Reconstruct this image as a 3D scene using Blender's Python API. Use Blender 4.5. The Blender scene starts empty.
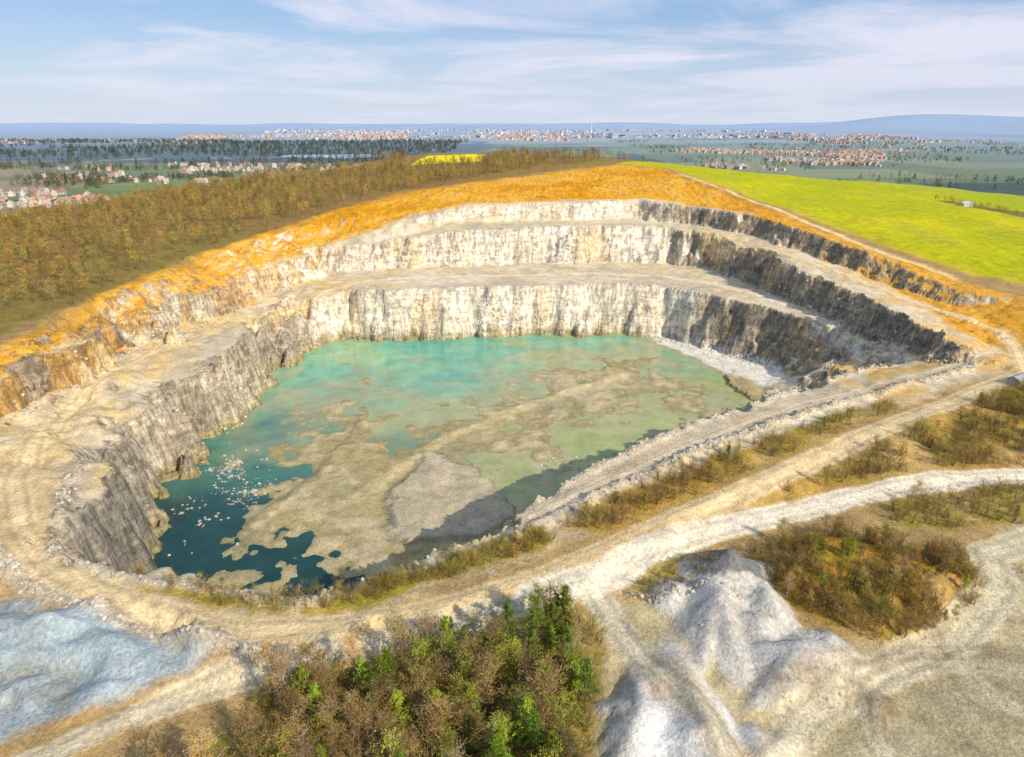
import bpy, math, random
import numpy as np
from mathutils import Vector
from mathutils.geometry import delaunay_2d_cdt
random.seed(7); rng=np.random.default_rng(7)
scene=bpy.context.scene
scene.view_settings.view_transform='Standard'
try: scene.view_settings.look='None'
except Exception: pass
scene.view_settings.exposure=0
col=scene.collection

# ---------------------------------------------------------------- terrain and road points, mostly unprojected from image pixels (metres, x east, y north, z up)
RIM=[(-112,147,-2),(-126,173,-4),(-138,202,-6),(-146,225,-10),(-149,250,-12),(-148,290,-10),(-152,333,-10),(-151,379,-11),(-148,428,-12),(-131,456,-12),(-110,462,-9),(-86,452,-6),(-56,460,-6),(-22,464,-5),(20,469,-6),(68,467,-5),(101,460,-5),(120,445,-5),(144,422,-6),(166,390,-7),(180,360,-8),(188,335,-8),(186,310,-6),(166,297,-6),(118,259,-3),(68,225,-2),(28,191,-2),(-3,164,-2),(-16,150,-2),(-28,143,-2),(-39,131,-1.5),(-46,127,-1),(-61,132,-1),(-79,135,-1),(-95,139,-1)]
TOE=[(-100,160,-38),(-114,180,-38),(-124,205,-38),(-130,228,-38),(-134,253,-38),(-133,287,-38),(-138,329,-38),(-137,372,-38),(-134,418,-38),(-119,438,-38),(-106,445,-38),(-84,436,-38),(-56,444,-38),(-22,451,-38),(20,456,-38),(68,453,-38),(101,445,-38),(113,431,-37),(134,409,-36),(152,381,-35),(160,351,-30),(166,327,-22),(158,312,-28),(112,271,-38),(62,237,-38),(21,204,-38),(-10,177,-38),(-22,163,-38),(-34,155,-38),(-44,144,-38),(-60,145,-38),(-78,148,-38)]
MT=[(-187,231,-2),(-183,267,-3),(-191,303,-5),(-185,332,-6),(-171,387,-7),(-157,474,-7),(-136,522,-6),(-87,524,-5),(-33,536,-5),(39,549,-5),(103,549,-5),(131,549,-5),(159,491,-5),(179,415,-5),(185,359,-5),(190,318,-5),(194,296,-3),(206,287,0)]
MTT=[(-193,234,8),(-190,270,10),(-197,306,6),(-191,337,5),(-178,392,6),(-165,480,7),(-144,531,9),(-90,538,15),(-33,548,21),(39,560,22),(103,560,22),(137,560,19),(168,497,15),(187,420,12),(193,364,11),(198,322,9),(203,300,6),(211,291,3)]
UT=[(-88,550,17),(-36,591,21),(42,604,21),(112,611,21),(144,579,21),(177,536,20),(201,478,17),(214,428,13),(228,395,9),(239,363,7)]
UTT=[(-92,566,24),(-36,603,34),(42,617,35),(116,625,36),(152,590,34),(185,543,33),(209,485,29),(222,434,24),(236,402,18),(247,369,13)]
OUT=[(-200,190,4),(-212,225,10),(-207,263,14),(-214,313,15),(-213,365,16),(-207,453,18),(-192,526,20),(-164,628,25),(-115,720,32),(-46,781,38),(56,838,46),(137,908,50),(176,846,50),(184,692,46),(207,583,36),(226,504,27),(246,428,18),(262,391,13),(280,362,10)]
CREST=[(-509,689,5),(-456,775,15),(-384,870,25),(-277,931,38),(-162,1033,54),(-46,1028,58),(121,984,57),(235,890,46),(370,913,35),(509,929,25),(637,874,15)]
R_RIM=[(-110,486,-6),(-141,444,-7),(-161,391,-8),(-176,347,-7),(-181,297,-6),(-177,253,-4),(-164,212,-2),(-148,179,-1),(-129,154,0),(-112,139,0),(-94,129,0),(-76,121,0),(-59,116,0),(-43,117,0),(-26,120,0),(-9,126,0),(7,134,0),(22,144,0),(39,156,0),(59,169,0),(82,185,0),(113,207,0),(150,231,0),(187,254,0),(220,275,0),(260,300,2),(320,330,6)]
R_HAUL=[(5,128,-.5),(18,134,-1),(32,145,-1),(50,156,-2),(72,165,-3),(93,174,-4),(118,183,-4),(139,188,-4),(161,190,-4),(220,195,-4)]
R_LOW=[(-110,70,-5),(-81,89,-4),(-73,96,-4),(-61,104,-4),(-43,110,-3),(-26,116,-2),(-7,122,-1),(11,128,0),(22,135,0)]
R_DOWN=[(18,134,-1),(23,121,-3),(28,110,-5),(34,100,-6),(37,91,-7),(40,70,-8)]
R_EDGE=[(214,291,1),(196,286,-1),(166,273,-2),(112,245,-2),(64,210,-1),(26,179,-1),(2,160,-1),(-10,150,-1)]
R_UP=[(220,275,0),(232,300,1),(240,322,4),(226,345,7),(213,385,11),(197,426,15),(176,476,19),(150,545,21)]
R_YARD=[(150,162,-6),(137,156,-6),(124,151,-7),(119,138,-7),(98,122,-8),(69,108,-8),(56,100,-8),(45,86,-8)]
R_BENCH=[(-110,486,-6),(-60,492,-6),(0,500,-6),(60,505,-6),(110,495,-6),(140,470,-6),(160,440,-6),(172,400,-6),(180,345,-6),(190,306,-4)]
PTS=[(-1500,-300,-10),(1500,-300,-10),(1500,600,-5),(1500,2000,-20),(0,2000,-20),(-1500,2000,-20),(-1500,600,-15),(-200,60,-8),(0,60,-8),(200,60,-8),(0,-300,-10),(60,95,-8),(150,110,-8),(250,180,-4),(320,260,3),(340,340,9),(-260,230,11),(-330,400,10),(-400,550,8),(-300,560,18),(-300,150,2),(-250,400,16),(-300,700,25),(600,400,10),(700,600,12),(-700,850,-14),(-650,600,-10),(-600,1200,-18),(-300,1250,10),(-150,1400,46),(0,1400,46),(200,1300,30),(400,1250,0),(700,1300,-20),(-300,1700,-20),(100,1800,-20),(-175,150,0),(-160,120,-2),(-20,100,-7),(0,92,-7),(-100,110,-5),(-80,112,-5),(98,122,-8),(100,145,-5),(165,160,-6),(150,215,-2),(110,195,-2)]
PIT=[p[:2] for p in RIM]
LINES=[(RIM,1),(TOE,1),(MT,0),(MTT,0),(UT,0),(UTT,0),(OUT,0),(CREST,0)]
V=[];E=[];Z=[]
for ln,cl in LINES:
    b=len(V)
    for q in ln: V.append(Vector((q[0],q[1])));Z.append(q[2])
    for i in range(len(ln)-1+cl): E.append((b+i,b+(i+1)%len(ln)))
for ln in (R_RIM[1:],R_HAUL[1:],R_LOW[1:-1],R_DOWN[1:],R_EDGE[1:-1],R_UP[2:],PTS):
    for q in ln: V.append(Vector((q[0],q[1])));Z.append(q[2])
vo,eo,fo,ov,oe,of=delaunay_2d_cdt(V,E,[],0,0.01)
zo=[]
inxy=np.array([[v.x,v.y] for v in V])
for i,v in enumerate(vo):
    if ov[i]: zo.append(Z[ov[i][0]])
    else:
        d=np.hypot(inxy[:,0]-v.x,inxy[:,1]-v.y);zo.append(Z[int(d.argmin())])

# ---------------------------------------------------------------- numpy noise
TAB=rng.random((512,512))
def vn(x,y,s=0):
    xi=np.floor(x).astype(np.int64);yi=np.floor(y).astype(np.int64)
    fx=x-xi;fy=y-yi;fx=fx*fx*(3-2*fx);fy=fy*fy*(3-2*fy)
    xi+=s*37;yi+=s*91
    a=TAB[xi&511,yi&511];b=TAB[(xi+1)&511,yi&511];c=TAB[xi&511,(yi+1)&511];d=TAB[(xi+1)&511,(yi+1)&511]
    return (a*(1-fx)+b*fx)*(1-fy)+(c*(1-fx)+d*fx)*fy
def fbm(x,y,sc,o=4,s=0):
    r=0;a=.5;t=0
    for i in range(o):
        r=r+a*vn(x/sc*2**i,y/sc*2**i,s+i*3);t+=a;a*=.55
    return r/t-.5
# ---------------------------------------------------------------- grid
def grow(start,step,g,end):
    r=[];v=start
    while v<end: v+=step;step*=g;r.append(v)
    return r
xs=list(np.arange(-225,225.1,1.0));xp=grow(xs[-1],1.0,1.021,32000)
xs=[-a for a in reversed(xp)]+xs+xp
ys=list(np.arange(78,300,.85));ys=[-600,-400,-250,-150,-80,-20,20,45,60,68,74]+ys+grow(ys[-1],.85,1.0085,32000)
xs=np.array(xs);ys=np.array(ys);NX,NY=len(xs),len(ys)
X,Y=np.meshgrid(xs,ys);X=X.ravel();Y=Y.ravel();N=len(X)
def tin(x,y):
    out=np.full(len(x),-20.0)
    for f in fo:
        if len(f)<3: continue
        a,b,c=f[:3];x0,y0=vo[a];x1,y1=vo[b];x2,y2=vo[c]
        m=np.nonzero((x>=min(x0,x1,x2)-.01)&(x<=max(x0,x1,x2)+.01)&(y>=min(y0,y1,y2)-.01)&(y<=max(y0,y1,y2)+.01))[0]
        if not len(m): continue
        px=x[m];py=y[m];den=(y1-y2)*(x0-x2)+(x2-x1)*(y0-y2)
        if abs(den)<1e-9: continue
        l0=((y1-y2)*(px-x2)+(x2-x1)*(py-y2))/den;l1=((y2-y0)*(px-x2)+(x0-x2)*(py-y2))/den;l2=1-l0-l1
        k=(l0>=-1e-6)&(l1>=-1e-6)&(l2>=-1e-6)
        out[m[k]]=(l0*zo[a]+l1*zo[b]+l2*zo[c])[k]
    return out
near=(np.abs(X)<1500)&(Y>-300)&(Y<2000)
def seg_dist(x,y,pts,closed=False):
    best=np.full(len(x),1e9)
    n=len(pts)
    for i in range(n-1+(1 if closed else 0)):
        ax,ay=pts[i][:2];bx,by=pts[(i+1)%n][:2]
        dx,dy=bx-ax,by-ay;L=dx*dx+dy*dy+1e-9
        t=np.clip(((x-ax)*dx+(y-ay)*dy)/L,0,1)
        best=np.minimum(best,np.hypot(x-ax-t*dx,y-ay-t*dy))
    return best
def inside(x,y,pts):
    r=np.zeros(len(x),bool);n=len(pts)
    for i in range(n):
        ax,ay=pts[i][:2];bx,by=pts[(i+1)%n][:2]
        if ay==by: continue
        c=((ay>y)!=(by>y))&(x<(bx-ax)*(y-ay)/(by-ay)+ax)
        r^=c
    return r
def sub(pts,mg):
    a=np.array([p[:2] for p in pts],float)
    return np.nonzero((X>a[:,0].min()-mg)&(X<a[:,0].max()+mg)&(Y>a[:,1].min()-mg)&(Y<a[:,1].max()+mg))[0]
def SD(pts,mg=20):
    o=np.full(N,-999.0);k=sub(pts,mg);d=seg_dist(X[k],Y[k],pts,True)
    o[k]=np.where(inside(X[k],Y[k],pts),d,-d);return o
def LD(pts,mg=20):
    o=np.full(N,999.0);k=sub(pts,mg);o[k]=seg_dist(X[k],Y[k],pts);return o
def sstep(a,b,v):
    t=np.clip((v-a)/(b-a),0,1);return t*t*(3-2*t)
n60=fbm(X,Y,60,4,1);n15=fbm(X,Y,15,4,5);n6=fbm(X,Y,6,4,9);n200=fbm(X,Y,200,4,13);n2=fbm(X,Y,2.5,3,40);n30=fbm(X,Y,30,4,131)
rim_sd=SD(PIT,60)
crag=fbm(X,Y,26,3,17);crag2=fbm(X,Y,26,3,27);crg=fbm(X,Y,7,3,57);crg2=fbm(X,Y,7,3,67)
lfw=1+.7*sstep(-60,-140,X)
Xw=X+(crag*22+crg*9)*lfw;Yw=Y+crag2*22+crg2*8
H=np.full(N,-20.0);H[near]=tin(Xw[near],Yw[near])
def slope_of(h):
    h2=h.reshape(NY,NX);gy=np.gradient(h2,ys,axis=0);gx=np.gradient(h2,xs,axis=1)
    return gx.ravel(),gy.ravel()
gx,gy=slope_of(H);sl=np.hypot(gx,gy)
cliff=sstep(.55,1.1,sl)*(Y<1000)*(np.abs(X)<290)
H+=cliff*(n6*5.5+n2*2.6+n15*5)
H+=n15*1.1*sstep(400,200,np.hypot(X,Y-300))*(rim_sd<0)+n2*.25*(Y<500)
H+=n60*4*sstep(200,320,np.abs(X))*(Y<2000)
OP=[p[:2] for p in OUT]+[(262,320),(214,291),(150,250),(-40,126),(-120,140),(-180,170)]
MP=[(-196,225),(-190,272),(-196,307),(-190,337),(-176,392),(-162,480),(-140,535),(-92,575),(-36,612),(42,624),(116,632),(154,592),(186,546),(200,484),(206,434),(214,403),(222,370),(214,320),(226,290),(200,270),(100,215),(0,140),(-40,120),(-120,130),(-175,170)]
osd=SD(OP,60);mpd=SD(MP,60)
strip=sstep(0,8,osd)*sstep(0,-6,mpd)
ter=n30*14+n15*4
H+=strip*(np.floor(ter)+sstep(.3,.75,ter-np.floor(ter))-ter)*2.0+strip*n15*1.5
MUD=[(-91,203),(-98,233),(-96,277),(-83,310),(-53,296),(-35,300),(-6,323),(26,351),(47,392),(67,402),(88,380),(111,336),(122,316),(95,312),(74,330),(41,327),(18,306),(0,282),(-14,264),(-22,249),(-4,236),(-4,222),(-25,203),(-45,190),(-71,190)]
msd=SD(MUD,80)
msd2=msd+n15*24+n60*30+n6*9+n30*20
BEACH=[(160,420),(122,440),(96,455),(98,436),(112,408),(124,380),(138,350),(148,326),(150,300),(190,305),(190,360)]
bsd=SD(BEACH,60)+n15*8+n6*3
floor=(H<-36.6)&(rim_sd>3)
depthf=np.clip(msd2*.022,-3,.55)+n15*1.8+n6*.6
depthf=np.maximum(depthf,np.clip(bsd*.12,-3,2.5))
SH=[(-36,268),(-14,256),(-2,236),(2,220),(-14,208),(-40,206),(-50,226),(-46,250)]
ssd=SD(SH,30)+n6*7+n15*12;shelf=sstep(-1.5,2,ssd)*1.1
H=np.where(floor,-38+depthf+n6*.3+shelf,H)
RD1=[(-60,235),(-46,262),(-30,290),(-2,318),(34,350),(64,372)]
RD2=[(-96,215),(-82,250),(-74,290),(-76,325),(-84,370)]
d=LD(RD1,12);H+=np.where(floor,1.1*np.exp(-(d/4)**2)*(.8+n6),0)
d=LD(RD2,12);H+=np.where(floor,.9*np.exp(-(d/3)**2)*(.7+n6*2),0)
BERM=[(180,303),(140,277),(112,256.5),(64,224),(25,189),(-5,162),(-17,148),(-29,140.5),(-40,128.5),(-47,124.5),(-62,129),(-80,132),(-97,136),(-115,145),(-129,172),(-141,200)]
BERM2=[(205,284),(160,261),(108,233),(70,207),(34,180),(14,163),(0,152)]
BERM3=[(-150,172),(-134,149),(-113,132),(-92,123),(-72,115),(-55,110.5),(-40,111.5)]
BERM4=[(-28,114.5),(-8,120.5),(4,126.5)]
for b,h,w in ((BERM,1.7,1.6),(BERM2,2.4,2.0),(BERM3,1.5,1.3),(BERM4,1.2,1.2)):
    d=LD(b,8);H+=h*np.exp(-(d/w)**2)*(.75+n2*1.8)
# tipped heaps : straight angle-of-repose flanks, sharp tops, faint gullies
def heap(cx,cy,h,s,ex=1,ey=1,rot=0):
    dx=X-cx;dy=Y-cy;u=(dx*math.cos(rot)+dy*math.sin(rot))/ex;v=(-dx*math.sin(rot)+dy*math.cos(rot))/ey
    m=np.hypot(dx,dy)<45;o=np.zeros(N)
    d=np.hypot(u[m],v[m]);an=np.arctan2(v[m],u[m])
    gul=vn(an*5+50+cx,d*.25+cy,3)-.5;fac=vn(an*1.6+90+cy,d*.05,7)-.5
    o[m]=np.maximum(0,h-s*np.sqrt(d*d+.08)*(1+fac*.7)+gul*.55*np.minimum(1,d/2)+n2[m]*.12-.1)
    return o
hp=np.zeros(N)
for a in ((52,137,9.5,.82,1.2,1,.4),(46,125,7.5,.68,1.6,1,1.2),(60,113,6.5,.62,1.6,1,.3),(54,120,6,.66,1.2,1,2.2),(38,130,4.5,.6),(68,117,4.5,.6),(58,128,6,.75,1,1.6,0)): hp=np.maximum(hp,heap(*a))
for a in ((35,92,7,.62,1,1.7,.2),(24,97,5.5,.62,1,1.5,-.3),(44,89,5,.55,1.4,1,.5),(29,103,4,.55,1,1.3,.4)): hp=np.maximum(hp,heap(*a))
H+=hp
dk=heap(72,103,2.2,.4);H+=dk
hg=np.zeros(N)
for a in ((-98,117,6,.5,2.2,.8,.1),(-82,113,6,.55,2,.9,-.2),(-66,113,4.5,.5,1.7,.8,-.3),(-112,109,5,.45,2.2,1,.2),(-78,103,3.5,.45,2,.7,.3),(-95,104,3,.4,1.8,.7,.1)): hg=np.maximum(hg,heap(*a))
H+=hg
DM=[(61,148),(77,157),(98,154),(116,150),(114,136),(102,127),(82,119),(72,125),(63,132)]
dsd=SD(DM,20);H+=sstep(-2,10,dsd+n15*6)*4.5
far=Y>6000
hills=np.maximum(0,fbm(X,Y,5200,3,71)+.10)*330*sstep(9000,17000,np.hypot(X,Y))
hills+=190*np.exp(-(((X-8200)/1900)**2+((Y-15000)/1200)**2))+80*np.exp(-(((X-11000)/3600)**2+((Y-14000)/1500)**2))
H+=np.where(far,hills,0)
H+=np.where((Y>1900),n200*6,0)
gx,gy=slope_of(H);sl=np.hypot(gx,gy)

# ---------------------------------------------------------------- colour zones
C=np.zeros((N,3))
def mix(m,c):
    global C
    m=np.clip(m,0,1)[:,None];C=C*(1-m)+np.asarray(c)*m
C[:]=(.36,.245,.12)
def cells(cx,cy,s):
    gx_=X/cx+n200*.3;gy_=Y/cy
    xi=np.floor(gx_+ (np.floor(gy_)%2)*.5).astype(np.int64);yi=np.floor(gy_).astype(np.int64)
    return TAB[(xi*7+s)&511,(yi*13+s*5)&511]
pal=np.array([(.035,.055,.03),(.05,.07,.03),(.14,.19,.05),(.24,.20,.11),(.10,.15,.045),(.30,.27,.17),(.045,.06,.035),(.09,.10,.05)])
c1=cells(420,330,3);c2=cells(1500,900,11)
idx=np.minimum(7,(np.where(Y>4500,c2,c1)*8).astype(int))
plain=(Y>1150)|(X<-560)|(X>760)
mix(plain*1.0,pal[idx])
mix((Y>2100)*(X<-150+n200*300)*sstep(-.08,.06,n200+.12)*sstep(5600,5000,Y),(.03,.045,.025))
mix((Y>1150)*(Y<2300)*(X<-350)*.7,(.17,.20,.05))
mix(((X<-560)&(Y<2100)&(Y>900))*sstep(0,.1,n200)*.9,(.30,.22,.11))
mix((Y>1500)*(X>500)*(Y<5000)*.6,(.15,.19,.05))
mix(sstep(-.10,.1,fbm(X,Y,1400,3,33)+.06)*(Y>5200)*(Y<13000)*(X<4500)*sstep(-5000,-1500,X)*.6,(.42,.39,.38))
mix(sstep(-15,15,SD([(-900,2700),(-560,2620),(-480,2760),(-620,2960),(-860,2900)],60)+n60*80),(.42,.52,.62))
HILL=[(-190,120),(-225,240),(-207,450),(-120,730),(56,850),(137,920),(300,960),(100,1350),(-300,1250),(-560,1100),(-760,600),(-760,-100),(-240,60)]
mix(sstep(-10,10,SD(HILL,60)+n15*12),(.26,.165,.065))
mix(sstep(-.02,.12,n60)*sstep(-10,10,SD(HILL,20))*.5,(.20,.18,.055))
GREEN=[(-640,760),(-470,850),(-330,935),(-215,960),(-200,1000),(-330,1010),(-640,960)]
mix(sstep(-6,6,SD(GREEN,30)),(.36,.27,.09))
PATCH=[(-135,945),(-42,955),(-40,1060),(-120,1060)]
mix(sstep(-3,3,SD(PATCH,30)),(.72,.60,.02))
FIELD=[(137,925),(188,870),(196,700),(220,590),(238,510),(258,436),(276,400),(300,376),(420,360),(1500,300),(1500,1100),(637,1100),(370,1050),(235,1000)]
fs=SD(FIELD,40);fld=sstep(-2.5,2.5,fs+n15*6)
mix(fld,(.40,.40,.035));mix(fld*sstep(-.1,.2,n60+.5*(n200))*.7,(.56,.47,.06));mix(fld*sstep(300,700,X+.3*Y-150)*.5,(.25,.32,.05));mix(fld*sstep(0,.2,n30)*.4,(.33,.33,.06))
mix(fld*(np.abs(((X*.9+Y*.35)%26)-13)<.8)*sstep(700,450,Y)*.35,(.26,.29,.04))
mix(fld*sstep(14,0,fs)*.6,(.50,.34,.08))
mix(sstep(-3,3,SD([(415,690),(422,640),(436,590),(470,560),(480,600),(440,700)],10)+n15*8)*.9,(.17,.12,.05))
osd=osd+n15*10+n6*4
org=sstep(-5,5,osd)
mix(org,(.68,.345,.065));mix(org*sstep(-.05,.15,n15+n60*.6)*.5,(.74,.44,.13));mix(org*sstep(.02,.2,-n60+n6*.6)*.8,(.60,.27,.04));mix(org*sstep(.12,.24,n6+n15*.4)*.5,(.36,.20,.06))
mix(org*sstep(.6,1.1,sl)*.55,(.34,.19,.07))
mix(org*sstep(10,2,osd)*.6*sstep(.2,-.15,n15),(.30,.18,.05))
mix(org*sstep(150,215,X)*sstep(720,600,Y)*.5,(.48,.26,.07))
mp=mpd+n15*12+n6*5
pale=sstep(-5,6,mp)
mix(pale,(.64,.51,.32));mix(pale*sstep(-.12,.15,n60+n6*.5)*.7,(.66,.56,.41));mix(pale*sstep(.02,.18,n15+n6*.5)*.6,(.49,.385,.235))
lf=sstep(-20,-120,X)*sstep(560,440,Y)
mix(pale*lf*sstep(-.18,.10,n15)*.65,(.68,.47,.19))
mix(pale*(1-lf)*sstep(.02,.14,n30)*.45,(.68,.61,.50));mix(pale*sstep(-.02,.14,-n30+n6*.4)*.45,(.43,.38,.30))
mix(pale*sstep(120,160,X)*sstep(440,330,Y)*sstep(-.1,.1,n15)*.7,(.62,.37,.12))
mix(pale*sstep(-16,-2,rim_sd+n6*6+n15*8)*(rim_sd<2)*(X<140)*.5,(.43,.385,.315))
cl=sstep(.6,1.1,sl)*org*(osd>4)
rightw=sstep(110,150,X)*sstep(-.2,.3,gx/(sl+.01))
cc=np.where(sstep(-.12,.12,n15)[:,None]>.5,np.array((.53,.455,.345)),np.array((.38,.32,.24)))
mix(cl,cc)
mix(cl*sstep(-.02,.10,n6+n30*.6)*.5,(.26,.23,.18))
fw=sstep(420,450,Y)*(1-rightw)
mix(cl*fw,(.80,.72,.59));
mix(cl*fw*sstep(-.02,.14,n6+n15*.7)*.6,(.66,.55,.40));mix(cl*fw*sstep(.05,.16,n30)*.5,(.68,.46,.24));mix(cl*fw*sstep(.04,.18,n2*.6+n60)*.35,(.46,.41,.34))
mix(cl*rightw,(.26,.225,.175));mix(cl*rightw*sstep(0,.12,n6)*.8,(.44,.345,.22))  # shade of the left-facing right walls painted into their rock colour
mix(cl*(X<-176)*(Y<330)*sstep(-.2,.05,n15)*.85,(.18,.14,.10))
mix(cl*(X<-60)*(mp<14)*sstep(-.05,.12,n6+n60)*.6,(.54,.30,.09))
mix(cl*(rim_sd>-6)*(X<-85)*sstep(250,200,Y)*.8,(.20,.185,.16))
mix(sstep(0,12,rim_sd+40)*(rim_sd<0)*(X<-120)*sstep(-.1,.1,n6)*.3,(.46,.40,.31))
fl=(H<-34)&(rim_sd>2)
mix(fl*1.0,(.44,.345,.19));mix(fl*sstep(-.1,.1,n15)*.7,(.36,.30,.17));mix(fl*sstep(.0,.16,n6+n60*.8)*.7,(.53,.44,.29));mix(fl*sstep(.03,.12,-n15+n30)*.6,(.26,.24,.14))
mix(fl*sstep(.5,-.3,H+38)*.65,(.20,.20,.09))
mix(fl*sstep(-3,3,bsd),(.74,.68,.57))
mix(fl*sstep(-1.5,1.5,ssd)*.8,(.47,.40,.29));mix(fl*sstep(-2.5,-.5,ssd)*sstep(2,0,ssd)*.6,(.22,.19,.13))
mix(fl*sstep(5,2,LD(RD1,12)+n6*5)*.6,(.60,.48,.28));mix(fl*sstep(4,1.5,LD(RD2,12)+n6*4)*.5,(.22,.20,.13))
yard=sstep(-4,4,SD([(18,132),(40,128),(72,118),(104,130),(120,145),(150,178),(260,185),(260,60),(10,60)],20)+n15*6)
mix(yard,(.46,.39,.24));mix(yard*sstep(-.05,.15,n15+n60)*.7,(.37,.325,.215));mix(yard*sstep(.05,.2,n6)*.4,(.54,.48,.33));mix(yard*sstep(.03,.15,n30)*.35,(.33,.27,.16))
ZA=[(-90,136),(-65,131),(-45,126),(-27,137),(-13,145),(7,156),(12,149),(-8,139),(-26,129),(-40,122),(-65,124),(-85,129)]
ZB=[(13,156),(38,179),(59,192),(102,220),(146,247),(145,236),(94,201),(54,172),(28,154)]
ZC=[(46,159),(74,178),(112,203),(165,237),(230,272),(260,250),(240,200),(163,194),(141,191),(119,187),(94,178),(70,169)]
ZE=[(108,178),(159,184),(240,188),(240,170),(155,167),(122,161),(107,163)]
ZD2=[(26,139),(42,147),(50,143),(47,133),(34,129),(26,130)]
ZF=[(-62,76),(-52,96),(-47,105),(-34,109),(-20,116),(2,122),(16,129),(19,116),(17,102),(13,90),(14,76)]
for z_,c_ in ((ZA,(.38,.30,.06)),(ZB,(.44,.27,.08)),(ZC,(.44,.27,.09)),(DM,(.46,.25,.06)),(ZE,(.37,.28,.09)),(ZD2,(.40,.37,.06)),(ZF,(.22,.17,.06))):
    m=sstep(-2,2,SD(z_,15)+n6*7+n15*4)
    mix(m,c_);mix(m*sstep(-.02,.1,n6+n60*.5)*.6,(.27,.23,.05));mix(m*sstep(.04,.16,-n15)*.6,(.56,.39,.19));mix(m*sstep(.02,.14,n2)*.4,(.20,.13,.05))
mix(sstep(.2,1.0,hp),(.52,.49,.44));mix(sstep(.2,1.0,hp)*sstep(-.02,.12,n15)*.6,(.40,.38,.35));mix(sstep(.3,1.2,hp)*sstep(0,.1,n6-n15)*.5,(.62,.57,.49));mix(sstep(.3,1.6,hp)*(sstep(-.02,.08,n2)*.25),(.32,.30,.27))
mix(sstep(0,4,hp)*(np.hypot(X-51,Y-141)<8+n6*8)*.85,(.13,.13,.135))
mix(sstep(0,3,hp)*sstep(15,9,np.hypot(X-36,Y-92)+n6*8)*.8,(.74,.73,.70))
mix(sstep(0,1,hp)*sstep(1.6,.3,hp)*.6,(.36,.30,.20))
mix(sstep(0,.8,dk)*.8,(.24,.18,.11))
G=[(-122,131),(-108,126),(-91,124),(-68,117),(-56,113),(-64,107),(-78,100),(-95,92),(-140,80),(-170,120)]
gm=sstep(-2,2,SD(G,15)+n6*6)
mix(gm,(.30,.305,.275));mix(gm*sstep(-.05,.1,n15),(.34,.38,.385));mix(gm*sstep(.05,.2,n6-n15*.5)*.6,(.22,.225,.225));mix(gm*sstep(.04,.16,-n30)*.7,(.40,.34,.23))
mix(gm*sstep(.8,3,hg)*.7,(.36,.42,.44));mix(gm*sstep(.02,.1,n2+n6)*.35,(.50,.52,.52))
rdist=np.full(N,999.0)
def road(pts,w,c,amt=1):
    global rdist
    d=LD(pts,w+10);e=d+n6*2.4+n2*.8+n15*1.5
    mix(sstep(w/2+4.5,w/2,e)*amt*.5*(.6+n6*2),(.50,.33,.15))
    mix(sstep(w/2+.8,w/2-.8,e)*amt,c)
    rdist=np.minimum(rdist,d*3.0/(w/2)*.5)
rc=(.62,.48,.29)
road(R_RIM,8,rc);road(R_EDGE,5.5,(.58,.48,.34));road(R_LOW,6.5,(.57,.48,.33));road(R_DOWN,7,(.45,.40,.30))
road(R_HAUL,9,(.74,.65,.50));road(R_UP,7,(.66,.50,.30));road(R_YARD,9,(.57,.50,.36),.8);road(R_BENCH,9,(.70,.62,.49),.6)
road([(262,400),(244,440),(228,505),(212,585),(190,690),(184,780)],5,(.72,.53,.28),.9)
def track(pts,c,w=.8):
    d=LD(pts,4)+n2*.5+n6*.8;mix(np.exp(-((d-1.0)/w)**2)*.5,c)
def arc(cx,cy,r,a0,a1,sq=1): return [(cx+r*math.cos(math.radians(a)),cy+sq*r*math.sin(math.radians(a))) for a in np.linspace(a0,a1,12)]
for p_ in (arc(92,100,22,40,200,.7),arc(96,98,30,20,190,.7),arc(105,108,16,0,330,.7),arc(60,80,28,20,110,1),arc(125,120,30,120,260,.8)): track(p_,(.24,.19,.12));
for p_ in (arc(94,96,26,30,190,.7),arc(120,112,24,90,270,.8)): track(p_,(.62,.55,.40))
for bm in (BERM,BERM2,BERM3,BERM4):
    d=LD(bm,6);mix(sstep(2.6,1,d+n2*1.5)*.75,(.50,.43,.33))
lum=C.mean(1)[:,None]
C=np.clip(lum+(C-lum)*1.15,.005,.9)
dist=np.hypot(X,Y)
mix(1-np.exp(-np.maximum(0,dist-900)/5500.0),(.31,.40,.54))  # aerial haze painted into the ground colour, growing with distance
# ---------------------------------------------------------------- helpers
def attr(me,name,arr,kind='FLOAT_COLOR'):
    a=me.attributes.new(name,kind,'POINT')
    if kind=='FLOAT_COLOR': a.data.foreach_set('color',arr.astype(np.float32).ravel())
    else: a.data.foreach_set('value',arr.astype(np.float32).ravel())
def gridmesh(name,nx,ny,co,smooth=True):
    me=bpy.data.meshes.new(name)
    i=np.arange((nx-1)*(ny-1));r=i//(nx-1);c_=i%(nx-1);a=r*nx+c_
    q=np.stack([a,a+1,a+nx+1,a+nx],1).astype(np.int32)
    me.vertices.add(nx*ny);me.vertices.foreach_set('co',co.astype(np.float32).ravel())
    me.loops.add(len(q)*4);me.loops.foreach_set('vertex_index',q.ravel())
    me.polygons.add(len(q));me.polygons.foreach_set('loop_start',np.arange(0,len(q)*4,4,dtype=np.int32))
    me.update(calc_edges=True)
    me.polygons.foreach_set('use_smooth',np.full(len(q),smooth))
    return me
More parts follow.
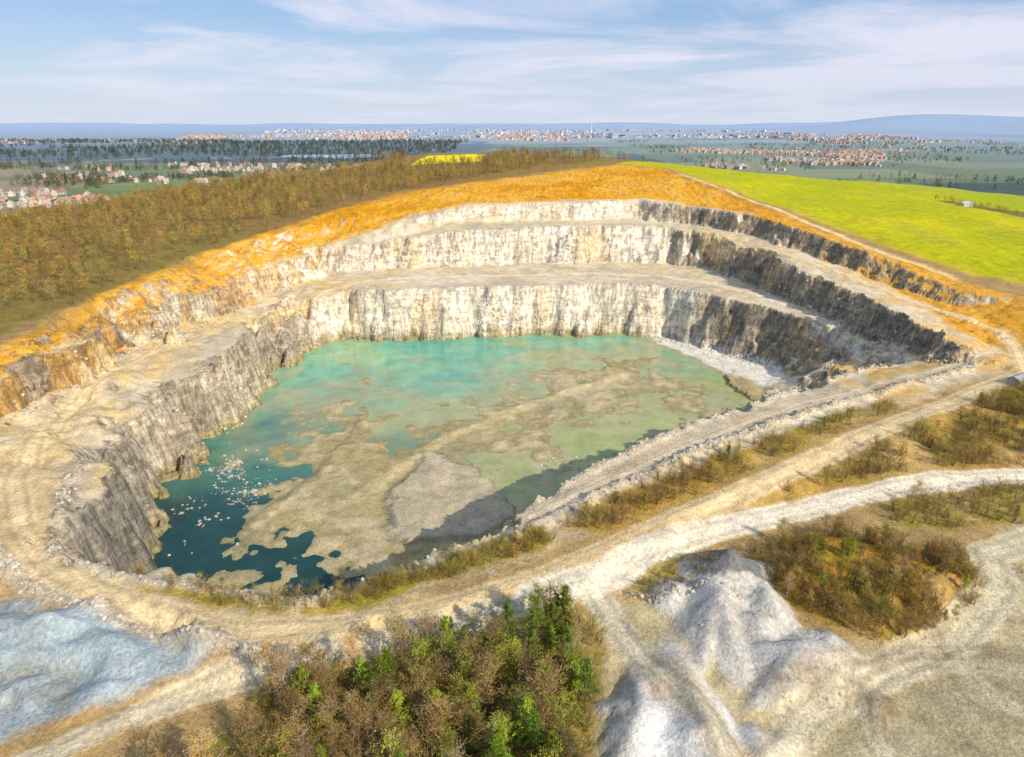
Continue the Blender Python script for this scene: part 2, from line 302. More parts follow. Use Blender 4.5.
class NT:
    def __init__(s,name):
        s.m=bpy.data.materials.new(name);s.m.use_nodes=True;s.t=s.m.node_tree;s.b=s.t.nodes['Principled BSDF'];s.b.inputs['Roughness'].default_value=.95
        s.b.inputs['Specular IOR Level'].default_value=.1
    def n(s,k,**kw):
        x=s.t.nodes.new(k)
        for a,v in kw.items(): setattr(x,a,v)
        return x
    def l(s,a,b): s.t.links.new(a,b)
    def math(s,op,a,b=None,c=None,clamp=False):
        x=s.n('ShaderNodeMath',operation=op);x.use_clamp=clamp
        for i,v in enumerate((a,b,c)):
            if v is None: continue
            if isinstance(v,(int,float)): x.inputs[i].default_value=v
            else: s.l(v,x.inputs[i])
        return x.outputs[0]
    def noise(s,vec,scale,detail=4,rough=.6):
        x=s.n('ShaderNodeTexNoise');x.inputs['Scale'].default_value=scale;x.inputs['Detail'].default_value=detail;x.inputs['Roughness'].default_value=rough
        if vec is not None: s.l(vec,x.inputs['Vector'])
        return x.outputs['Fac']
    def mr(s,v,a,b,c,d):
        x=s.n('ShaderNodeMapRange');s.l(v,x.inputs[0])
        for i,k in enumerate((a,b,c,d)): x.inputs[i+1].default_value=k
        return x.outputs[0]
    def scale(s,col_,f):
        x=s.n('ShaderNodeVectorMath',operation='SCALE');s.l(col_,x.inputs[0])
        if isinstance(f,(int,float)): x.inputs['Scale'].default_value=f
        else: s.l(f,x.inputs['Scale'])
        return x.outputs[0]
g=NT('quarry_ground');tc=g.n('ShaderNodeTexCoord').outputs['Object']
at=g.n('ShaderNodeAttribute',attribute_name='Col');rd=g.n('ShaderNodeAttribute',attribute_name='rd')
cf=at.outputs['Alpha']
mp_=g.n('ShaderNodeMapping');mp_.inputs['Scale'].default_value=(1,1,.15);g.l(tc,mp_.inputs['Vector'])
mp2=g.n('ShaderNodeMapping');mp2.inputs['Scale'].default_value=(.15,.15,1);g.l(tc,mp2.inputs['Vector'])
nA=g.noise(tc,1.1,4,.78);nB=g.noise(tc,.16,4,.7);nC=g.noise(mp_.outputs[0],.45,3,.75);nD=g.noise(mp2.outputs[0],.5,2,.6)
f1=g.mr(nA,.3,.7,.62,1.36);f2=g.mr(nB,.3,.7,.76,1.22)
st=g.mr(nC,.38,.60,.56,1.18);st2=g.mr(nD,.35,.65,.76,1.18)
st=g.math('MULTIPLY',st,st2)
one=g.math('ADD',g.math('MULTIPLY',g.math('SUBTRACT',st,1.0),cf),1.0)
tr=g.math('SINE',g.math('MULTIPLY',rd.outputs['Fac'],5.2))
trf=g.mr(rd.outputs['Fac'],1.2,1.8,1,0)
trk=g.math('ADD',1.0,g.math('MULTIPLY',g.math('MULTIPLY',tr,trf),.14))
tot=g.math('MULTIPLY',g.math('MULTIPLY',f1,f2),g.math('MULTIPLY',one,trk))
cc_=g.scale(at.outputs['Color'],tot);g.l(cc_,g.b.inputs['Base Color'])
bp=g.n('ShaderNodeBump');bp.inputs['Strength'].default_value=.9;bp.inputs['Distance'].default_value=.6
hh=g.math('ADD',nA,g.math('MULTIPLY',g.math('MULTIPLY',nC,cf),2.5));g.l(hh,bp.inputs['Height']);g.l(bp.outputs[0],g.b.inputs['Normal'])
me=gridmesh('terrain',NX,NY,np.stack([X,Y,H],1))
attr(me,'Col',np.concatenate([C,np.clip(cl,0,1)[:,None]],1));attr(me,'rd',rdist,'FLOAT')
me.materials.append(g.m)
ob=bpy.data.objects.new('terrain',me);col.objects.link(ob)
Hg=H.reshape(NY,NX)
def hz(x,y):
    x=np.asarray(x,float);y=np.asarray(y,float)
    i=np.clip(np.searchsorted(xs,x)-1,0,NX-2);j=np.clip(np.searchsorted(ys,y)-1,0,NY-2)
    fx=(x-xs[i])/(xs[i+1]-xs[i]);fy=(y-ys[j])/(ys[j+1]-ys[j])
    return (Hg[j,i]*(1-fx)+Hg[j,i+1]*fx)*(1-fy)+(Hg[j+1,i]*(1-fx)+Hg[j+1,i+1]*fx)*fy
# ---------------------------------------------------------------- water
wx=np.arange(-165,205,1.2);wy=np.arange(135,480,1.2);WX,WY=np.meshgrid(wx,wy);WX=WX.ravel();WY=WY.ravel()
dep=-38-hz(WX,WY)
a15=fbm(WX,WY,15,4,5);a6=fbm(WX,WY,6,4,9);a60=fbm(WX,WY,60,3,88);a30=fbm(WX,WY,34,4,98)
WC=np.zeros((len(WX),3));WC[:]=(.17,.40,.25)
def wm(m,c):
    global WC
    m=np.clip(m,0,1)[:,None];WC=WC*(1-m)+np.asarray(c)*m
wm(sstep(0,.14,a30+a15*.4)*.8,(.28,.44,.22));wm(sstep(.0,.15,-a60+a15*.5)*.6,(.12,.35,.25))
wm(sstep(.08,.18,-a30-a6*.3)*sstep(320,380,WY)*.45,(.07,.35,.30))
wm(sstep(-.02,.14,a60-a6*.4)*sstep(390,310,WY)*.6,(.25,.33,.15))
wm(sstep(-60,20,WX+a30*60)*sstep(360,320,WY-WX*.25),(.27,.37,.10))
wm(sstep(1.8,.1,dep+a6*.8)*.85,(.36,.33,.16));wm(sstep(.08,.20,a15+a60*.4)*.4,(.36,.36,.20))
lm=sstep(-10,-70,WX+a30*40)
wm(sstep(305,220,WY+WX*.3+a30*90+a15*30)*lm*.9,(.035,.14,.115));wm(sstep(245,190,WY+WX*.1+a30*60)*sstep(10,-40,WX)*.93,(.012,.045,.045))  # deep teal water, with the near wall's shadow painted into the darkest part
w=NT('lake_water');wa=w.n('ShaderNodeAttribute',attribute_name='Col');wt=w.n('ShaderNodeTexCoord').outputs['Object']
w.l(w.scale(wa.outputs['Color'],w.mr(w.noise(wt,.12,5,.65),.3,.7,.8,1.2)),w.b.inputs['Base Color'])
w.b.inputs['Roughness'].default_value=.15;w.b.inputs['Specular IOR Level'].default_value=.3;w.b.inputs['IOR'].default_value=1.33
wb=w.n('ShaderNodeBump');wb.inputs['Strength'].default_value=.12;wb.inputs['Distance'].default_value=.15;w.l(w.noise(wt,1.4,3),wb.inputs['Height']);w.l(wb.outputs[0],w.b.inputs['Normal'])
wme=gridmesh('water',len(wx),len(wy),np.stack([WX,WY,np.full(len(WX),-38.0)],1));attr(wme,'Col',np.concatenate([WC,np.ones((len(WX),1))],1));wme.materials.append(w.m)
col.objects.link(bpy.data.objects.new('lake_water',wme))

# ---------------------------------------------------------------- vegetation templates (unit height)
def foliage(name,c,var=.35):
    m=NT(name);oi=m.n('ShaderNodeObjectInfo').outputs['Random']
    r=m.mr(oi,0,1,1-var,1+var)
    hs=m.n('ShaderNodeHueSaturation');hs.inputs['Color'].default_value=(*c,1);m.l(m.mr(m.math('FRACT',m.math('MULTIPLY',oi,7.3)),0,1,.485,.52),hs.inputs['Hue'])
    m.l(m.scale(hs.outputs[0],r),m.b.inputs['Base Color']);return m.m
def plainm(name,c,sc=2.0,r=.9,var=.25):
    m=NT(name);tcx=m.n('ShaderNodeTexCoord').outputs['Object'];rgb=m.n('ShaderNodeRGB');rgb.outputs[0].default_value=(*c,1)
    oi=m.n('ShaderNodeObjectInfo').outputs['Random']
    m.l(m.scale(rgb.outputs[0],m.math('MULTIPLY',m.mr(m.noise(tcx,sc,2),.3,.7,.75,1.25),m.mr(oi,0,1,1-var,1+var))),m.b.inputs['Base Color']);m.b.inputs['Roughness'].default_value=r;return m.m
M_bark=plainm('bark',(.19,.13,.07),9);M_birch=plainm('birch_bark',(.40,.34,.25),9)
M_twig=foliage('twigs_brown',(.29,.19,.065));M_twigo=foliage('twigs_orange',(.44,.265,.06))
M_bud=foliage('budding_leaves',(.32,.33,.035));M_pine=foliage('pine_needles',(.13,.18,.022));M_lgreen=foliage('young_needles',(.26,.32,.03))
M_dark=foliage('far_conifer_needles',(.06,.085,.05),.25)
M_rock=plainm('boulder_stone',(.44,.39,.31),2,.9,.4)
class MB:
    def __init__(s): s.v=[];s.f=[];s.m=[]
    def limb(s,p,q,r0,r1,mi,n=4):
        p=Vector(p);q=Vector(q);d=(q-p).normalized();a=d.orthogonal().normalized();b_=d.cross(a);b=len(s.v)
        for (c,r) in ((p,r0),(q,r1)):
            for i in range(n):
                t=2*math.pi*i/n;s.v.append(c+a*math.cos(t)*r+b_*math.sin(t)*r)
        for i in range(n): s.f.append((b+i,b+(i+1)%n,b+n+(i+1)%n,b+n+i));s.m.append(mi)
    def leaf(s,p,size,mi,long=1.0,up=0):
        d=Vector((random.gauss(0,1),random.gauss(0,1),random.gauss(up,1))).normalized();a=d.orthogonal().normalized()
        b=len(s.v);p=Vector(p);s.v+= [p-a*size/long*.5,p+a*size/long*.5,p+d*size];s.f.append((b,b+1,b+2));s.m.append(mi)
    def mesh(s,name,mats):
        me=bpy.data.meshes.new(name);me.from_pydata([tuple(v) for v in s.v],[],s.f);
        for m in mats: me.materials.append(m)
        me.polygons.foreach_set('material_index',s.m);me.update();return me
def bare(name,mats,spread=.3,nt=1100,leafn=0,stems=1,seed=0,crown=.35,lite=False,lsz=1.0):
    random.seed(seed);b=MB();ends=[]
    for st_ in range(stems):
        p=Vector((random.uniform(-.03,.03)*stems,random.uniform(-.03,.03)*stems,-.03));r=.016
        top=Vector((random.gauss(0,.05)*stems,random.gauss(0,.05)*stems,.93))
        ks=[p.lerp(top,t)+Vector((random.gauss(0,.01),random.gauss(0,.01),0)) for t in (0,.25,.5,.75,1)]
        if lite: b.limb(ks[0],ks[4],r,r*.3,0,3)
        else:
            for i in range(4): b.limb(ks[i],ks[i+1],r*(1-i*.22),r*(1-(i+1)*.22),0,5)
        for k in range(int((14 if lite else 22)/stems)+3):
            t=random.uniform(crown,.98);base=p.lerp(top,t);an=random.uniform(0,6.28)
            L=spread*(1.15-t)**.6*random.uniform(.6,1.1)
            e=base+Vector((math.cos(an)*L,math.sin(an)*L,L*random.uniform(.5,1.2)))
            if e.z>1: e.z=1
            b.limb(base,e,.006*(1.3-t),.002,0,3)
            for j in range(5):
                u=random.uniform(.3,1);q=base.lerp(e,u);e2=q+Vector((random.gauss(0,.07),random.gauss(0,.07),random.uniform(.02,.11)))
                if not lite: b.limb(q,e2,.0022,.001,0,3)
                ends+= [q,e2,q.lerp(e2,.5)]
        ends.append(top)
    for i in range(nt):
        q=random.choice(ends)+Vector((random.gauss(0,.025),random.gauss(0,.025),random.gauss(0,.02)));b.leaf(q,random.uniform(.03,.06)*lsz,1,7/lsz,.7)
    for i in range(leafn):
        q=random.choice(ends)+Vector((random.gauss(0,.03),random.gauss(0,.03),random.gauss(0,.02)));b.leaf(q,random.uniform(.014,.028)*lsz,2,1.3)
    return b.mesh(name,mats)
def pine(name,mats,n=2600,w=.2,seed=0,base=.18,tw=15,lsz=1):
    random.seed(seed);b=MB();b.limb((0,0,-.03),(0,0,.5),.017,.009,0,6);b.limb((0,0,.5),(0,0,.98),.009,.002,0,5)
    br=[]
    for i in range(tw):
        z=base+(1-base)*(i/tw)+random.uniform(-.02,.02)
        for j in range(6):
            an=random.uniform(0,6.28);L=w*(1.06-z)**.75*random.uniform(.55,1.15)
            s0=Vector((0,0,z));e=s0+Vector((math.cos(an)*L,math.sin(an)*L,random.uniform(-.02,.05)));b.limb(s0,e,.004,.001,0,3);br.append((s0,e))
    for i in range(n):
        s0,e=random.choice(br);t=random.uniform(.25,1.05);q=s0.lerp(e,t)+Vector((random.gauss(0,.012),random.gauss(0,.012),random.gauss(0,.012)));b.leaf(q,random.uniform(.018,.04)*lsz,1,2,-.1)
    for i in range(60): b.leaf((random.gauss(0,.008),random.gauss(0,.008),random.uniform(.9,1)),.03,1,2,.5)
    return b.mesh(name,mats)
T_bare=[bare('bare_tree_a',[M_bark,M_twig],.30,1100,seed=1),bare('bare_tree_b',[M_birch,M_twigo],.24,900,seed=2),bare('bare_tree_c',[M_bark,M_twig],.34,1100,seed=3,stems=2)]
T_bud=[bare('budding_tree_a',[M_birch,M_twig,M_bud],.26,400,1500,seed=4),bare('budding_tree_b',[M_bark,M_twig,M_bud],.3,400,1500,seed=5)]
T_pine=[pine('pine_a',[M_bark,M_pine],w=.26,seed=6),pine('pine_b',[M_bark,M_lgreen],w=.32,seed=7,base=.3),pine('pine_c',[M_bark,M_lgreen],w=.30,seed=8)]
T_for=[bare('wood_a',[M_bark,M_twig],.34,190,seed=11,crown=.3,lite=True,lsz=1.6),bare('wood_b',[M_bark,M_twigo],.34,190,seed=12,crown=.3,lite=True,lsz=1.6),bare('wood_c',[M_bark,M_twig,M_bud],.34,110,150,seed=13,lite=True,lsz=1.6)]
T_fpine=[pine('wood_pine',[M_bark,M_pine],n=260,w=.30,seed=14,tw=6,lsz=1.7)]
T_far=[pine('far_conifer',[M_bark,M_dark],n=120,w=.55,seed=15,tw=5,lsz=4)]
T_shrub=[bare('shrub_a',[M_bark,M_twigo],.5,420,seed=21,stems=4,crown=.1,lite=True,lsz=1.3),bare('shrub_b',[M_bark,M_twig],.5,420,seed=22,stems=4,crown=.1,lite=True,lsz=1.3),bare('shrub_c',[M_bark,M_twig,M_bud],.55,200,400,seed=23,stems=4,crown=.05,lite=True,lsz=1.3)]
def rockmesh(name,seed,mat):
    random.seed(seed);import bmesh
    bm=bmesh.new();bmesh.ops.create_icosphere(bm,subdivisions=2,radius=.5)
    pl=[(Vector((random.gauss(0,1),random.gauss(0,1),random.gauss(0,1))).normalized(),random.uniform(.25,.42)) for _ in range(9)]
    for v in bm.verts:
        for n_,d_ in pl:
            k=v.co.dot(n_)-d_
            if k>0: v.co-=n_*k
        v.co+=Vector((random.gauss(0,.012),)*3)
        v.co.z*=.8
    me=bpy.data.meshes.new(name);bm.to_mesh(me);bm.free();me.materials.append(mat);return me
T_rock=[rockmesh('boulder_a',1,M_rock),rockmesh('boulder_b',2,M_rock),rockmesh('boulder_c',3,M_rock)]
def mass(name,templates,pts,weights=None,rots=None):
    """pts: (x,y,z,scale)"""
    e=bpy.data.objects.new(name,None);col.objects.link(e)
    pts=np.asarray(pts,float)
    k=rng.choice(len(templates),len(pts),p=weights)
    for ti,T in enumerate(templates):
        P_=pts[k==ti]
        if not len(P_): continue
        n=len(P_);th=rng.random(n)*6.283 if rots is None else rots[k==ti]
        s=P_[:,3]/2*math.sqrt(2);vv=np.zeros((n,4,3))
        for c in range(4):
            a=th+math.pi/4+c*math.pi/2
            vv[:,c,0]=P_[:,0]+np.cos(a)*s;vv[:,c,1]=P_[:,1]+np.sin(a)*s;vv[:,c,2]=P_[:,2]
        m=bpy.data.meshes.new(name+'_spots');q=np.arange(n*4).reshape(n,4)
        m.from_pydata(vv.reshape(-1,3).tolist(),[],q.tolist())
        o=bpy.data.objects.new('spots_%d'%ti,m);col.objects.link(o);o.parent=e
        o.instance_type='FACES';o.use_instance_faces_scale=True;o.show_instancer_for_render=False;o.show_instancer_for_viewport=False
        c_=bpy.data.objects.new('growth_%d'%ti,T);col.objects.link(c_);c_.parent=o
    return e
def fill(poly,n,thr=-1,sc=20,seed=50,avoid=()):
    a=np.array(poly,float);x=rng.uniform(a[:,0].min(),a[:,0].max(),n*4);y=rng.uniform(a[:,1].min(),a[:,1].max(),n*4)
    k=inside(x,y,poly)&(fbm(x,y,sc,3,seed)>thr)
    for r_,d_ in avoid: k&=seg_dist(x,y,r_)>d_
    return x[k][:n],y[k][:n]
def P4(x,y,a,b,sink=0): return np.stack([x,y,hz(x,y)-sink,rng.uniform(a,b,len(x))],1)
ROADS=[(R_RIM,6),(R_HAUL,6.5),(R_EDGE,4.5),(R_LOW,5),(R_DOWN,5.5)]
FOR=[(-200,120),(-222,200),(-224,240),(-222,320),(-222,370),(-218,455),(-205,530),(-178,635),(-130,730),(-60,800),(40,870),(120,940),(190,955),(130,1000),(-30,1040),(-34,950),(-145,930),(-150,1040),(-175,1050),(-210,940),(-330,920),(-440,830),(-520,720),(-760,640),(-760,300),(-420,120)]
x,y=fill(FOR,8500,-.2,45);mass('deciduous_forest',T_for+T_fpine,P4(x,y,5,13),[.44,.32,.18,.06])
EDGE=[(-196,180),(-216,240),(-212,330),(-212,400),(-206,470),(-190,540),(-160,640),(-110,735),(-40,800),(60,865),(60,880),(-130,745),(-225,530),(-232,300),(-226,200)]
x,y=fill(EDGE,700,-.03);mass('rim_scrub',T_shrub,P4(x,y,2,5))
FARF=[(-2600,2100),(-350,2150),(-260,2900),(-300,5200),(-4400,5400)]
x,y=fill(FARF,3800,-.12,600);mass('distant_conifer_forest',T_far,P4(x,y,14,22))
FARG=[(-1300,1150),(-620,1150),(-320,1500),(-260,2100),(-1900,2100)]
x,y=fill(FARG,1500,.02,180);mass('distant_grove',T_far+T_for[:1],P4(x,y,9,16),[.6,.4])
FARR=[(420,1300),(1900,1250),(4200,5200),(700,5200),(560,2200)]
x,y=fill(FARR,2200,.09,350);mass('distant_treeline',T_far+T_for[:1],P4(x,y,9,15),[.6,.4])
for nm,z_,n,a,b,w_ in (('rim_shrubs',ZA,420,1.2,4,[.3,.2,.5]),('berm_shrubs',ZB,680,1.3,5,[.45,.25,.3]),('slope_shrubs',ZC,1900,1.2,5,[.5,.32,.18]),('mound_shrubs',DM,650,1.2,5,[.6,.25,.15]),('verge_shrubs',ZE,400,1.3,4.5,[.4,.4,.2]),('verge_bushes',ZD2,110,.8,2.4,[.3,.2,.5]),('undergrowth',ZF,420,2,4.5,[.3,.2,.5])):
    x,y=fill(z_,n,-.09,13,60,ROADS);mass(nm,T_shrub,P4(x,y,a,b),w_)
# low dry tufts that fray the verges
VER=[(-150,150),(-60,100),(20,110),(60,100),(130,140),(250,190),(250,270),(180,262),(60,205),(-40,140),(-110,135)]
x,y=fill(VER,2600,.03,8,61,ROADS+[([(45,125),(55,125)],17),([(35,95),(36,92)],14),([(-110,112),(-70,110)],12),(BERM,4)]);k=hz(x,y)>-12;mass('dry_grass',T_shrub,P4(x[k],y[k],.35,1.1),[.3,.3,.4])
def plant(kind,T,x,y,h):
    o=bpy.data.objects.new(kind,T);col.objects.link(o);o.location=(x,y,float(hz(x,y)));o.scale=(h*random.uniform(.9,1.15),h*random.uniform(.9,1.15),h);o.rotation_euler=(0,0,random.uniform(0,6.28))
random.seed(5)
x,y=fill([(-60,78),(-50,92),(-44,102),(-34,105),(-20,111),(0,117),(13,123),(17,114),(15,102),(10,90),(12,78)],185,-.3,9,60,[(R_LOW,4.5)])
for a,b in zip(x,y):
    r=random.random();e_=a<-26
    if r<(.60 if e_ else .32): plant('bare_tree',random.choice(T_bare),a,b,random.uniform(9,16))
    elif r<(.75 if e_ else .52): plant('budding_tree',random.choice(T_bud),a,b,random.uniform(8,13))
    else: plant('pine_tree',random.choice(T_pine),a,b,random.uniform(7,14))
for z_,n,lo,hi in ((DM,44,4,8),(ZC,120,3.5,8),(ZB,44,3.5,7),(ZA,26,3,6.5),(ZE,28,3.5,7)):
    x,y=fill(z_,n,-.05,16,90,ROADS)
    for a,b in zip(x,y):
        r=random.random()
        if r<.3: plant('pine_tree',random.choice(T_pine),a,b,random.uniform(lo,hi)*.8)
        elif r<.75: plant('bare_tree',random.choice(T_bare),a,b,random.uniform(lo,hi))
        else: plant('budding_tree',random.choice(T_bud),a,b,random.uniform(lo,hi))
x=np.concatenate([rng.uniform(418,445,60),rng.uniform(430,470,30)]);y=np.concatenate([700-(x[:60]-418)*4+rng.normal(0,4,60),rng.uniform(575,600,30)])
mass('field_hedge',T_for,P4(x,y,3,5.5))
def along(pts,n,jit):
    a=np.array([p[:2] for p in pts],float);L=np.hypot(*np.diff(a,axis=0).T);cum=np.concatenate([[0],np.cumsum(L)]);t=rng.uniform(0,cum[-1],n)
    return np.interp(t,cum,a[:,0])+rng.normal(0,jit,n),np.interp(t,cum,a[:,1])+rng.normal(0,jit,n)
for bm,n in ((BERM,1000),(BERM2,600),(BERM3,360),(BERM4,120)):
    x,y=along(bm,n,.9);mass('boulder_row',T_rock,P4(x,y,.4,1.5,.1))
x,y=along([(27,131.5),(34,128.5),(46,131),(54,127)],60,.8);mass('boulder_row',T_rock,P4(x,y,.6,1.6,.1))
for cx,cy,n,s_ in ((-122,258,260,7),(-119,216,240,7),(-108,238,160,6),(25,261,150,5),(-19,325,60,4)):
    x=rng.normal(cx,s_,n*2);y=rng.normal(cy,s_*1.2,n*2);k=fbm(x,y,6,3,77)>.0;x=x[k];y=y[k];mass('rock_pile',T_rock,np.stack([x,y,np.maximum(hz(x,y),-38.15),.3+1.2*rng.random(len(x))**2.2],1))
x,y=along(TOE[4:20],1300,2.8);mass('cliff_talus',T_rock,P4(x,y,.4,2.0,.1))
x,y=along(MT,1000,2.5);mass('cliff_talus',T_rock,P4(x,y,.5,1.9,.1))
x,y=fill(VER,1800,.0,7,63,[(R_RIM,3.5),(R_HAUL,4),(R_LOW,3)]);k=hz(x,y)>-12;mass('scattered_stones',T_rock,P4(x[k],y[k],.15,.6,.03))

# ---------------------------------------------------------------- buildings
M_wall=foliage('render_wall',(.52,.49,.45),.2);M_roof=foliage('tile_roof',(.42,.22,.14),.3);M_win=plainm('window_glass',(.06,.07,.09),3,.3);M_conc=foliage('panel_concrete',(.60,.60,.63),.2);M_gray=plainm('sheet_roof',(.34,.34,.36))  # village and city colours paled and greyed to paint in distance haze
M_roof2=foliage('weathered_roof',(.36,.28,.26),.3)
def boxm(b,x0,x1,y0,y1,z0,z1,mi):
    k=len(b.v)
    for z in (z0,z1):
        for (x_,y_) in ((x0,y0),(x1,y0),(x1,y1),(x0,y1)): b.v.append(Vector((x_,y_,z)))
    for f in ((0,1,5,4),(1,2,6,5),(2,3,7,6),(3,0,4,7),(4,5,6,7)): b.f.append(tuple(k+i for i in f));b.m.append(mi)
def house(name,L=1.0,W=.75,Hh=.45,R=.38,rm=None):
    b=MB();boxm(b,-L/2,L/2,-W/2,W/2,-.1,Hh,0);k=len(b.v);o=.06
    b.v+= [Vector(q) for q in ((-L/2-o,-W/2-o,Hh-.02),(L/2+o,-W/2-o,Hh-.02),(L/2+o,W/2+o,Hh-.02),(-L/2-o,W/2+o,Hh-.02),(-L/2-o,0,Hh+R),(L/2+o,0,Hh+R))]
    for f,mi in (((0,1,5,4),1),((2,3,4,5),1),((1,2,5),0),((3,0,4),0)): b.f.append(tuple(k+i for i in f));b.m.append(mi)
    for i in range(3):
        for s_ in (-1,1):
            x_=-L*.33+i*L*.33;yy=s_*(W/2+.004);boxm(b,x_-.06,x_+.06,min(yy,s_*W/2*.98),max(yy,s_*W/2*.98),.15,.33,2)
    boxm(b,L*.2,L*.28,-.04,.04,Hh+R*.5,Hh+R+.12,0)
    return b.mesh(name,[M_wall,rm or M_roof,M_win])
def block(name,L,W,Hh,fl):
    b=MB();boxm(b,-L/2,L/2,-W/2,W/2,-.1,Hh,0);boxm(b,-L*.1,L*.1,-W*.2,W*.2,Hh,Hh+.06,1)
    for i in range(fl):
        z=Hh*(i+.35)/fl
        for s_ in (-1,1):
            yy=s_*(W/2+.004);boxm(b,-L*.46,L*.46,min(yy,s_*W/2*.98),max(yy,s_*W/2*.98),z,z+Hh/fl*.4,2)
    return b.mesh(name,[M_conc,M_gray,M_win])
T_h=[house('house_a'),house('house_b',1.3,.7,.4,.3),house('house_c',.9,.8,.6,.4,M_roof2)]
T_b=[block('block_a',1.2,.25,.25,6),block('block_b',.6,.4,.34,9),block('block_c',1.6,.6,.13,2)]
def village(name,poly,n,thr,sc,a=10,b=16,T=None):
    x,y=fill(poly,n,thr,sc,44);mass(name,T or T_h,P4(x,y,a,b))
village('village_houses',[(560,2000),(960,1850),(1150,2200),(1700,3300),(900,3500),(560,3000)],950,-.03,260,8,14)
village('village_houses',[(-960,1180),(-760,1000),(-600,1020),(-640,1120),(-850,1300)],90,-.12,80,8,12)
village('village_houses',[(-1250,1700),(-800,1480),(-330,1480),(-330,1800),(-620,2200),(-1250,2150)],150,.02,140,8,13)
village('village_houses',[(1100,2900),(3200,2600),(4200,4800),(1800,4800)],200,.08,300,10,17)
village('village_houses',[(-4500,4300),(-600,4300),(-600,5600),(-5500,5600)],120,.1,500,12,20)
village('city_blocks',[(-2600,6600),(3000,6000),(4200,12500),(-4000,12500)],1500,0,900,25,70,T_b)
village('city_houses',[(-2500,5400),(3000,4800),(3600,7500),(-3300,7500)],1000,.03,600,14,26)
b=MB();b.limb((0,0,0),(0,0,95),9,5,0,12);b.limb((0,0,95),(0,0,104),13,14,0,12);b.limb((0,0,104),(0,0,125),6,5,0,12);b.limb((0,0,125),(0,0,131),11,11,0,12);b.limb((0,0,131),(0,0,190),3.5,1.2,0,8)
for z_,r_ in ((95,13),(104,14),(125,11),(131,11)):
    k=len(b.v);b.v+=[Vector((math.cos(i*math.pi/6)*r_,math.sin(i*math.pi/6)*r_,z_)) for i in range(12)];b.f.append(tuple(range(k,k+12)));b.m.append(0)
o=bpy.data.objects.new('television_tower',b.mesh('television_tower',[plainm('tower_paint',(.78,.75,.75))]));col.objects.link(o);o.location=(860,7900,float(hz(860,7900)));o.scale=(.95,.95,.9)
def building(name,x,y,rot,sc,L,W,Hh,R,wm_,rm_):
    e=bpy.data.objects.new(name,None);col.objects.link(e);e.location=(x,y,float(hz(x,y)));e.rotation_euler=(0,0,rot);e.scale=(sc,)*3
    def part(pn,fn,mat):
        b=MB();fn(b);ob_=bpy.data.objects.new(pn,b.mesh(pn,[mat]));col.objects.link(ob_);ob_.parent=e
    part('walls',lambda b:boxm(b,-L/2,L/2,-W/2,W/2,-.5,Hh,0),wm_)
    def rf(b):
        o=.4;b.v+=[Vector(q) for q in ((-L/2-o,-W/2-o,Hh-.1),(L/2+o,-W/2-o,Hh-.1),(L/2+o,W/2+o,Hh-.1),(-L/2-o,W/2+o,Hh-.1),(-L/2-o,0,Hh+R),(L/2+o,0,Hh+R))]
        for f in ((0,1,5,4),(2,3,4,5),(1,2,5),(3,0,4)): b.f.append(f);b.m.append(0)
    part('roof',rf,rm_)
    def wn(b):
        for i in range(4):
            x_=-L*.38+i*L*.25
            for s_ in (-1,1):
                y0=s_*W/2;boxm(b,x_-.5,x_+.5,min(y0*.98,y0+.03*s_),max(y0*.98,y0+.03*s_),1,2.2,0)
    part('windows',wn,M_win)
    part('door',lambda b:boxm(b,L/2-.02,L/2+.04,-1,1,0,2.2,0),M_bark)
building('field_barn',424,655,.4,.9,14,7,3.0,1.8,plainm('barn_wall',(.6,.58,.55)),M_gray)
building('site_shed',208,262,.5,1,9,4.5,2.8,1.2,plainm('shed_wall',(.4,.36,.3)),M_gray)

# ---------------------------------------------------------------- light and sky
el=math.radians(33);azm=math.radians(134)
sd=Vector((math.sin(azm)*math.cos(el),math.cos(azm)*math.cos(el),math.sin(el)))
L=bpy.data.lights.new('sun','SUN');L.energy=5.0;L.angle=math.radians(.5);L.color=(1,.92,.77)
lo=bpy.data.objects.new('sun',L);col.objects.link(lo);lo.rotation_euler=sd.to_track_quat('Z','Y').to_euler()
wd=bpy.data.worlds.new('World');scene.world=wd;wd.use_nodes=True;t=wd.node_tree;bg=t.nodes['Background']
sk=t.nodes.new('ShaderNodeTexSky');sk.sky_type='NISHITA';sk.sun_disc=False;sk.sun_elevation=el;sk.sun_rotation=azm;sk.air_density=1.0;sk.dust_density=.4;sk.ozone_density=3.0
tcw=t.nodes.new('ShaderNodeTexCoord');sp=t.nodes.new('ShaderNodeSeparateXYZ');t.links.new(tcw.outputs['Generated'],sp.inputs[0])
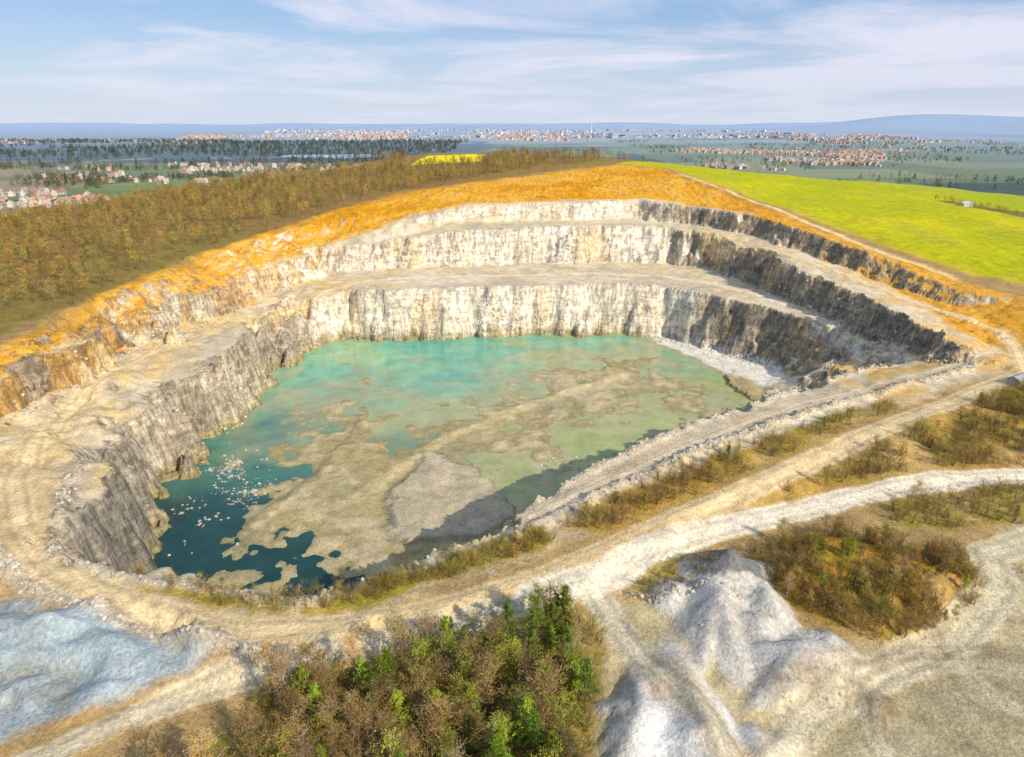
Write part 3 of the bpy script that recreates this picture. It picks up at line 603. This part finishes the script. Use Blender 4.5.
def wmth(op,a,b,cl_=False):
    x=t.nodes.new('ShaderNodeMath');x.operation=op;x.use_clamp=cl_
    for i,v in enumerate((a,b)):
        if isinstance(v,(int,float)): x.inputs[i].default_value=v
        else: t.links.new(v,x.inputs[i])
    return x.outputs[0]
def wmix(f,a,c):
    mx=t.nodes.new('ShaderNodeMix');mx.data_type='RGBA';t.links.new(f,mx.inputs[0]);t.links.new(a,mx.inputs[6]);mx.inputs[7].default_value=(*c,1);return mx.outputs[2]
def wmr(v,a,b,c,d):
    r=t.nodes.new('ShaderNodeMapRange');t.links.new(v,r.inputs[0])
    for i,k in enumerate((a,b,c,d)): r.inputs[i+1].default_value=k
    return r.outputs[0]
zz=wmth('ADD',wmth('MAXIMUM',sp.outputs[2],0.0),.07)
cb=t.nodes.new('ShaderNodeCombineXYZ');t.links.new(wmth('DIVIDE',sp.outputs[0],zz),cb.inputs[0]);t.links.new(wmth('DIVIDE',sp.outputs[1],zz),cb.inputs[1])
nz=t.nodes.new('ShaderNodeTexNoise');nz.inputs['Scale'].default_value=.42;nz.inputs['Detail'].default_value=8;nz.inputs['Roughness'].default_value=.6;nz.inputs['Distortion'].default_value=.5;t.links.new(cb.outputs[0],nz.inputs['Vector'])
s1=wmix(wmr(sp.outputs[2],0,.20,.35,.75),sk.outputs[0],(3.7,5.7,9.2))
s2=wmix(wmr(sp.outputs[2],0,.13,.85,.0),s1,(7.0,7.7,9.2))
# cloud is thicker towards the north-east
sh=wmth('MULTIPLY',sp.outputs[0],.10)
cov=wmth('MULTIPLY',wmr(wmth('ADD',nz.outputs['Fac'],sh),.44,.60,.0,1.0),wmr(sp.outputs[2],0.01,.08,.4,.85))
s3=wmix(cov,s2,(8.4,8.4,9.7))
t.links.new(s3,bg.inputs[0]);bg.inputs[1].default_value=.098
# ---------------------------------------------------------------- camera
cam=bpy.data.cameras.new('camera');cam.lens=24;cam.sensor_width=36;cam.clip_start=1;cam.clip_end=60000
co=bpy.data.objects.new('camera',cam);col.objects.link(co);co.location=(0,0,100);co.rotation_euler=(math.radians(90)-math.atan(255.5/682.67),0,0);scene.camera=co
print('verts',N,len(fo))
